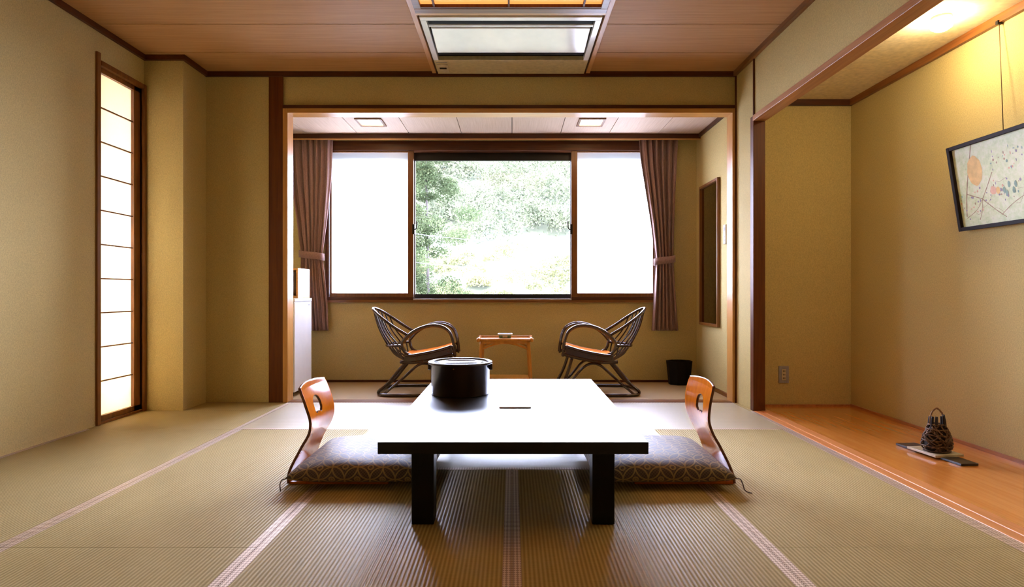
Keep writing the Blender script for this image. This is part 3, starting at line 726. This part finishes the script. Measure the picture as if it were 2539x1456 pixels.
# ================================================================== curtains
def curtain_mat():
    m = N('mauve curtain'); m.set(Roughness=0.8); m.b.inputs['Sheen Weight'].default_value = .3
    f = m.noise(m.coord((220, 220, 60)), 1.0, 3); m.l(m.ramp(f, [(0.3, (126, 94, 86)), (0.7, (156, 120, 110))]), m.b.inputs['Base Color'])
    return m.m
CU = curtain_mat()
def interp(tab, z):
    for (a, p), (b, q) in zip(tab, tab[1:]):
        if z >= b or (b, q) == tab[-1]:
            k = min(max((z-a)/(b-a), 0), 1); return p+(q-p)*k
def make_curtain(lab, inner, outer, tie_z, folds, seed):
    """inner/outer: tables (z, x) from top to bottom"""
    rnd = random.Random(seed)
    t = empty('curtain', (0, 5.905, 0), label=lab, cat='curtain', group='tied back curtains at the window')
    nu, nv = 150, 70; z1, z0 = 2.478, .525
    ph = [rnd.uniform(0, 6) for _ in range(4)]
    bm = bmesh.new(); g = {}
    for j in range(nv+1):
        z = z1+(z0-z1)*j/nv; xi, xo = interp(inner, z), interp(outer, z); w = abs(xo-xi)
        dt = z-tie_z; pinch = 1-.45*math.exp(-(dt/.10)**2)
        for i in range(nu+1):
            u = i/nu; uu = u+.02*math.sin(9*u+ph[0]+.8*z)
            a = .021*pinch*(1+.3*math.sin(5*u+ph[1]))
            y = a*math.sin(2*PI*folds*uu+ph[2]+.6*math.sin(z*2))+.35*a*math.sin(2*PI*folds*2.2*uu+ph[3])
            g[i, j] = bm.verts.new((xi+(xo-xi)*u, y, z))
    for i in range(nu):
        for j in range(nv):
            f = bm.faces.new((g[i, j], g[i+1, j], g[i+1, j+1], g[i, j+1])); f.smooth = True
    o = link('cloth', bm, CU, t, smooth=True, recalc=False); sm_ = o.modifiers.new('solid', 'SOLIDIFY'); sm_.thickness = .003; sm_.offset = 0
    # tie band
    xi, xo = interp(inner, tie_z), interp(outer, tie_z); a, b = min(xi, xo), max(xi, xo)
    bm = bmesh.new(); cx, hw_ = (a+b)/2, (b-a)/2+.012
    R = []
    for zz in (-.035, .035):
        R.append([bm.verts.new((cx+hw_*math.copysign(abs(math.cos(2*PI*k/40))**.6, math.cos(2*PI*k/40)), .042*math.sin(2*PI*k/40), tie_z+zz+(.018*(1 if xo > xi else -1)*math.cos(2*PI*k/40))*1)) for k in range(40)])
    for k in range(40): bm.faces.new((R[0][k], R[0][(k+1) % 40], R[1][(k+1) % 40], R[1][k])).smooth = True
    o = link('tie_band', bm, CU, t, smooth=True); sm_ = o.modifiers.new('solid', 'SOLIDIFY'); sm_.thickness = .006; sm_.offset = 1
    bm = bmesh.new(); xx = b if xo > xi else a; tube(bm, [(xx, 0, tie_z+.01), (xx+(.02 if xo > xi else -.02), .03, tie_z+.012), (xx+(.02 if xo > xi else -.02), .060, tie_z+.012)], .004, 6, 4); link('tie_hook', bm, M['brass'], t)
    return t
make_curtain('tied back mauve brown curtain at the left end of the window', [(2.478, -1.800), (2.05, -1.815), (1.6, -1.86), (1.28, -1.900), (1.05, -1.872), (.8, -1.845), (.525, -1.835)],
             [(2.478, -2.26), (2.0, -2.22), (1.6, -2.16), (1.28, -2.12), (.9, -2.13), (.525, -2.10)], 1.28, 7, 3)
make_curtain('tied back mauve brown curtain at the right end of the window', [(2.478, 1.268), (2.2, 1.295), (1.9, 1.345), (1.6, 1.395), (1.25, 1.44), (.9, 1.425), (.525, 1.402)],
             [(2.478, 1.665), (2.0, 1.64), (1.6, 1.625), (1.25, 1.618), (.9, 1.64), (.525, 1.668)], 1.23, 6, 8)
t = struct('trim_21', [(-2.4, 1.75, 5.888, 5.922, 2.479, HZ)], M['sill'])

# ================================================================== picture in the alcove
ps = N('painting paper'); ps.set(Roughness=0.5)
_a = ps.noise(ps.coord((1, 1, 1)), 7, 8, .8); _b = ps.noise(ps.coord(), 40, 3, .6)
_m = ps.math('ADD', ps.math('MULTIPLY', _a, .65), ps.math('MULTIPLY', _b, .35))
ps.l(ps.ramp(_m, [(0.34, (186, 204, 150)), (0.46, (214, 226, 178)), (0.56, (232, 236, 204)), (0.68, (206, 210, 180))]), ps.b.inputs['Base Color'])
# local frame: y along wall towards the viewer is -y, leaning out at the top
pic = empty('framed_picture', (TX-.018, 3.50, 1.274), label='framed painting of twigs on pale green, hung leaning on the alcove wall', cat='picture')
pic.rotation_euler = (0, math.radians(-9.0), 0)
PWd, PH = .98, .50
fr = plain('black picture frame', (30, 16, 14), 0.6, 0, 0.2)
link('frame', boxes([(-.028, 0, -PWd, -PWd+.022, 0, PH), (-.028, 0, -.022, 0, 0, PH), (-.028, 0, -PWd+.022, -.022, 0, .022), (-.028, 0, -PWd+.022, -.022, PH-.022, PH)]), fr, pic, bevel=.002)
pa = link('painting', boxes([(-.010, -.002, -PWd+.022, -.022, .022, PH-.022)]), ps.m, pic)
def stroke(bm, pts, r, mi):
    P = smooth_path([(0, a, b) for a, b in pts], 5)
    vs = []
    for i, p in enumerate(P):
        tg = (P[min(i+1, len(P)-1)]-P[max(i-1, 0)]).normalized(); nn = Vector((0, -tg.z, tg.y)); rr = .62*r*(1+.25*math.sin(i*2.1))
        vs.append((bm.verts.new((-.0105-mi*.0001, p.y+nn.y*rr, p.z+nn.z*rr)), bm.verts.new((-.0105-mi*.0001, p.y-nn.y*rr, p.z-nn.z*rr))))
    for a, b in zip(vs, vs[1:]): f = bm.faces.new((a[0], b[0], b[1], a[1])); f.material_index = mi
def blob(bm, cy, cz, ry, rz, mi, k=14):
    ang = random.uniform(0, 6); jg = .04 if mi == 1 else .12
    vs = [bm.verts.new((-.0105-mi*.0001, cy+ry*math.cos(2*PI*i/k)*(1+jg*math.sin(3*i+ang)), cz+rz*math.sin(2*PI*i/k)*(1+jg*math.cos(2*i+ang)))) for i in range(k)]
    bm.faces.new(vs).material_index = mi
bm = bmesh.new()
stroke(bm, [(-.060, .08), (-.075, .17), (-.10, .27), (-.135, .38), (-.165, .478)], .006, 0)
stroke(bm, [(-.08, .21), (-.14, .185), (-.19, .165)], .004, 0)
stroke(bm, [(-.19, .165), (-.235, .23), (-.28, .30)], .004, 0)
stroke(bm, [(-.19, .165), (-.26, .10), (-.33, .045)], .0035, 0)
stroke(bm, [(-.06, .07), (-.14, .11), (-.19, .165)], .0025, 0)
stroke(bm, [(-.15, .05), (-.175, .10), (-.19, .165)], .003, 0)
stroke(bm, [(-.30, .06), (-.38, .11), (-.47, .15)], .003, 0)
stroke(bm, [(-.45, .05), (-.55, .2), (-.60, .36), (-.70, .45)], .005, 0)
stroke(bm, [(-.58, .28), (-.72, .25), (-.86, .30)], .004, 0)
blob(bm, -.165, .33, .052, .085, 1, 20); blob(bm, -.27, .20, .02, .024, 2); blob(bm, -.30, .195, .014, .02, 1)
for a, b in ((-.34, .19), (-.375, .215), (-.40, .18), (-.415, .21), (-.355, .17)): blob(bm, a, b, .009, .018, 3, 9)
for _ in range(120):
    c_ = random.choice(((-.33, .2), (-.12, .15), (-.4, .36), (-.62, .2), (-.8, .36)))
    a_, b_ = min(max(random.gauss(c_[0], .06), -.94), -.035), min(max(random.gauss(c_[1], .05), .04), .46)
    blob(bm, a_, b_, random.uniform(.002, .007), random.uniform(.003, .010), random.choice((0, 2, 3, 4, 4)), 7)
for _ in range(14):
    a_, b_ = random.uniform(-.9, -.1), random.uniform(.06, .3); stroke(bm, [(a_, b_), (a_-.03, b_+random.uniform(-.03, .05)), (max(a_-.07, -.945), b_+random.uniform(-.02, .08))], .0012, 0)
link('brushwork', bm, [plain('twig brown', (172, 150, 116), .6), plain('persimmon ochre', (236, 200, 130), .6), plain('soft orange', (228, 184, 154), .6), plain('sea green', (140, 172, 156), .6), plain('lilac grey', (160, 150, 168), .6)], pic, recalc=False)
t = empty('picture_cord', (TX, 3.24, TZ-.05), label='thin cord from the picture rail down to the framed painting', cat='cord')
bm = bmesh.new(); tube(bm, [(-.020, 0, .005), (-.075, -.094, -.620)], .0022, 6, 1, smooth=False); link('cord', bm, plain('cord brown', (110, 84, 50), .6), t)
link('hook', boxes([(-.034, -.008, -.008, .008, -.006, .014)]), M['alu'], t)
t = empty('picture_cord', (TX, 2.66, TZ-.05), label='second cord of the painting, nearer the camera than the frame edge', cat='cord')
bm = bmesh.new(); tube(bm, [(-.020, 0, .005), (-.075, .05, -.620)], .0022, 6, 1, smooth=False); link('cord', bm, plain('cord brown b', (110, 84, 50), .6), t)

# ================================================================== basket vase on slate plates
bas = N('woven vine'); bas.set(Roughness=0.6); _f = bas.noise(bas.coord(), 90, 3); bas.l(bas.ramp(_f, [(0.35, (52, 34, 24)), (0.6, (112, 84, 60)), (0.75, (170, 140, 112))]), bas.b.inputs['Base Color'])
bx, by, bz = 2.360, 3.27, .0285
t = empty('basket', (bx, by, bz), label='dark woven vine basket with arched handle on slate plates in alcove', cat='basket')
def brad(z): # radius by height
    tab = [(0, .076), (.03, .088), (.07, .082), (.11, .064), (.135, .051), (.15, .046)]
    for (a, p), (b, q_) in zip(tab, tab[1:]):
        if z <= b: return .84*(p+(q_-p)*(z-a)/(b-a))
    return .84*tab[-1][1]
bm = bmesh.new()
for k in range(34):
    d = random.choice((-1, 1)); a0 = random.uniform(0, 2*PI); tw = random.uniform(.8, 2.6)*d; z0_, z1_ = random.uniform(0, .03), random.uniform(.11, .15)
    pts = []
    for i in range(9):
        u = i/8; z = z0_+(z1_-z0_)*u; a = a0+tw*u; rr = brad(z)+random.uniform(-.004, .005); pts.append((rr*math.cos(a), rr*math.sin(a)*.85, z+.004))
    tube(bm, pts, random.uniform(.0028, .0045), 5, 3)
for z in (.004, .03, .06, .09, .12, .146):
    tube(bm, [((brad(z)+random.uniform(-.003, .003))*math.cos(a*PI/6), (brad(z))*math.sin(a*PI/6)*.85, z+random.uniform(0, .006)) for a in range(12)], .0042, 6, 3, closed=True)
link('weave', bm, bas.m, t); DB = plain('dark bark', (26, 20, 24), .5)
bm = bmesh.new(); lathe(bm, [(0, .001), (.066, .001), (.078, .03), (.072, .07), (.054, .11), (.040, .142), (.034, .142), (.034, .12), (0, .12)], 24, ex=.84, ey=.72); link('liner', bm, plain('inner tube', (34, 24, 18), .7), t)
for a in (200, 235, 300, 330, 350, 20, 150):
    bm = bmesh.new(); an = math.radians(a); r_ = .036; h_ = random.uniform(.03, .055)
    tube(bm, [(r_*math.cos(an), r_*math.sin(an)*.8, .135), (r_*1.02*math.cos(an), r_*math.sin(an)*.82, .16), (r_*.92*math.cos(an), r_*.8*math.sin(an), .148+h_)], lambda q_: .010-.003*q_, 6, 3)
    link('bark_tab', bm, DB, t)
bm = bmesh.new()
hpts = [(-.040, 0, .15), (-.036, 0, .19), (-.026, 0, .218), (-.006, 0, .236), (.006, 0, .234), (.024, 0, .216), (.036, 0, .19), (.042, 0, .15)]
tube(bm, hpts, .0042, 7, 6)
Ph = smooth_path(hpts, 12); tube(bm, [(p.x+.004*math.cos(i*.7), .004*math.sin(i*.7), p.z+.003*math.cos(i*.7)) for i, p in enumerate(Ph)], .0018, 5, 1, smooth=False)
link('handle', bm, wood('handle vine', (150, 112, 72), (96, 66, 40), 'Z', .5), t)
def plate(cx, cy, hx_, hy_, z0, th, rot, col, lab):
    p = empty('slate_plate', (cx, cy, z0), rot, label=lab, cat='plate', group='flat plates under the basket')
    link('slab', boxes([(-hx_, hx_, -hy_, hy_, 0, th)]), plain('slate', col, .3, 0, .5), p, bevel=.0015)
plate(2.350, 3.43, .062, .075, .0025, .012, .12, (66, 56, 58), 'dark slate plate at the rear left under the basket')
plate(2.385, 3.14, .050, .065, .0025, .012, .1, (34, 30, 34), 'dark slate plate at the front right under the basket')
plate(2.362, 3.29, .085, .098, .0148, .0125, .12, (196, 186, 162), 'pale beige stone plate directly under the basket')

# ================================================================== outside: slope, trees, wires
def leaf_mat(name, c1, c2, c3):
    m = N(name); t_ = m.t
    f = m.noise(m.coord(), 0.9, 5, .7); col = m.ramp(f, [(0.3, c1), (0.5, c2), (0.7, c3)])
    d = m.n('BsdfDiffuse'); r_ = m.n('BsdfTranslucent'); mx = m.n('MixShader'); mx.inputs[0].default_value = .35
    m.l(col, d.inputs[0]); m.l(col, r_.inputs[0]); m.l(d.outputs[0], mx.inputs[1]); m.l(r_.outputs[0], mx.inputs[2]); m.l(mx.outputs[0], m.out.inputs[0])
    return m.m
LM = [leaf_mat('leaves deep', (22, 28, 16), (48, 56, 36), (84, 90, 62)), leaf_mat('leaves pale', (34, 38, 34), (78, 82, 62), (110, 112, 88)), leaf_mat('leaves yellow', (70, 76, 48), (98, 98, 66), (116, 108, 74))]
def leaves(name, centres, sizes, normals, mat_, parent=None, rng=None, **k):
    n = len(centres); rng = rng or np.random.default_rng(1)
    a = rng.normal(size=(n, 3)); a /= np.linalg.norm(a, axis=1)[:, None]
    nn = normals+.9*rng.normal(size=(n, 3)); nn /= np.linalg.norm(nn, axis=1)[:, None]
    u = np.cross(nn, a); u /= np.linalg.norm(u, axis=1)[:, None]; v = np.cross(nn, u)
    s_ = sizes[:, None]
    V = np.stack([centres-u*s_, centres-v*s_*.5, centres+u*s_, centres+v*s_*.5], 1).reshape(-1, 3)
    me = bpy.data.meshes.new(name); me.vertices.add(4*n); me.vertices.foreach_set('co', V.ravel())
    me.loops.add(4*n); me.loops.foreach_set('vertex_index', np.arange(4*n, dtype=np.int32))
    me.polygons.add(n); me.polygons.foreach_set('loop_start', np.arange(0, 4*n, 4, dtype=np.int32)); me.polygons.foreach_set('loop_total', np.full(n, 4, dtype=np.int32))
    me.update(calc_edges=True); me.materials.append(mat_)
    o = bpy.data.objects.new(name, me); C.objects.link(o)
    if parent: o.parent = parent
    return tag(o, **k)
def crown(rng, n, c, r, squash=1.0):
    d = rng.normal(size=(n, 3)); d /= np.linalg.norm(d, axis=1)[:, None]; d[:, 2] = np.abs(d[:, 2])*1.2-.35
    rad = r*(.72+.33*rng.random(n)**.5)
    p = np.array(c)+d*rad[:, None]*np.array([1, 1, squash]); return p, d
def gz(x, y):
    y0 = y
    z = np.interp(y0, [8, 20, 27, 36, 62, 80], [-5, -3, -.6, 4.0, 16.5, 21])
    k = np.clip((np.abs(np.asarray(x)+.03*y0)/np.maximum(y0, 1)-.26)/.2, 0, 1); k = k*k*(3-2*k)   # hill sides lowered out of view to let in low skylight
    z = z*(1-k)+(-6.0)*k
    return z+.25*np.sin(x*.5+y*.3)+.2*np.sin(x*1.1-y*.5)
# ground
nx, ny = 150, 60
bm = bmesh.new(); G = {}
for i in range(nx+1):
    for j in range(ny+1):
        x = -150+300*i/nx; y = 9+72*j/ny; G[i, j] = bm.verts.new((x, y, float(gz(x, y))))
for i in range(nx):
    for j in range(ny): bm.faces.new((G[i, j], G[i+1, j], G[i+1, j+1], G[i, j+1])).smooth = True
gm = N('grass slope'); gm.set(Roughness=.9); _f = gm.noise(gm.coord(), .5, 6, .7); gm.l(gm.ramp(_f, [(0.35, (40, 45, 26)), (0.5, (56, 58, 38)), (0.65, (74, 72, 50))]), gm.b.inputs['Base Color'])
g_o = link('hillside', bm, gm.m, kind='structure')
rng = np.random.default_rng(11)
cs, ds, ss = [], [], []
for k in range(420):
    y = rng.uniform(35.9, 66); x = rng.uniform(-.32, .24)*y*1.0; r = rng.uniform(.9, 2.2)
    p, d = crown(rng, 420, (x, y, float(gz(x, y))+r*.5), r, rng.uniform(.8, 1.4)); cs.append(p); ds.append(d); ss.append(rng.uniform(.045, .12, len(p)))
cs, ds, ss = map(np.concatenate, (cs, ds, ss))
leaves('forest', cs, ss, ds, LM[1], rng=rng, label='dense pale green woodland covering the hillside beyond the window', cat='woodland', kind='stuff')
# low grass / bamboo tufts on the slope below
cs, ds, ss = [], [], []
for k in range(190):
    y = rng.uniform(26, 34.4); x = rng.uniform(-.35, .3)*y; r = rng.uniform(.4, 1.0)
    p, d = crown(rng, 330, (x, y, float(gz(x, y))+.1), r, .7); cs.append(p); ds.append(d); ss.append(rng.uniform(.03, .085, len(p)))
leaves('undergrowth', np.concatenate(cs), np.concatenate(ss), np.concatenate(ds), LM[2], rng=rng, label='yellowish green brush on the lower slope beyond the window', cat='bushes', kind='stuff')
def tree(x, y, base, h, w, seed, lab, mt=0, n=70000, lean=0):
    r_ = np.random.default_rng(seed)
    t = empty('tree', (x, y, base), label=lab, cat='tree', group='nearer trees outside the window')
    bm = bmesh.new(); tube(bm, [(0, 0, 0), (.1, .05, h*.4), (0, 0, h*.95)], lambda q_: .06*(1-q_)+.015, 8, 5); link('trunk', bm, plain('bark', (34, 26, 22), .9), t)
    cs, ds, ss = [], [], []
    nb = 130
    for k in range(nb):
        u = (k+.5)/nb; z = h*(.04+.94*u); rad = w*(1-u)**.5*(.65+.5*r_.random())
        a = r_.uniform(0, 2*PI); rr = rad*r_.uniform(.05, .9)
        c = (rr*math.cos(a), rr*math.sin(a), z); rc = w*.24*(1-.45*u)*r_.uniform(.7, 1.2)
        m_ = n//nb; d = r_.normal(size=(m_, 3)); d /= np.linalg.norm(d, axis=1)[:, None]
        p = np.array(c)+d*(rc*(.5+.5*r_.random(m_)))[:, None]*np.array([1, 1, .55]); cs.append(p); ds.append(d); ss.append(r_.uniform(.018, .046, m_))
    leaves('foliage', np.concatenate(cs), np.concatenate(ss), np.concatenate(ds), LM[mt], parent=t, rng=r_)
    return t
tree(-2.6, 17.5, -3.6, 10.6, 2.35, 5, 'tall leafy green tree at left in the clear window pane')
tree(-7.6, 20, -3.6, 9.5, 2.4, 9, 'leafy tree further left, hidden behind the left frosted pane')
for lab, z0_, z1_ in (('upper pale power line crossing the view outside the window', 4.05, 3.05), ('lower pale power line crossing the view outside the window', 2.9, 2.4)):
    bm = bmesh.new(); tube(bm, [(-14, 15.0, z0_+.9), (-2.2, 15.5, (z0_-.91)*.65+.91-.55+.0), (6, 16, z1_-.65)], .009, 5, 8)
    tag(link('power_line', bm, plain('cable', (52, 53, 72), .5), None), lab, 'cable', 'power lines outside')
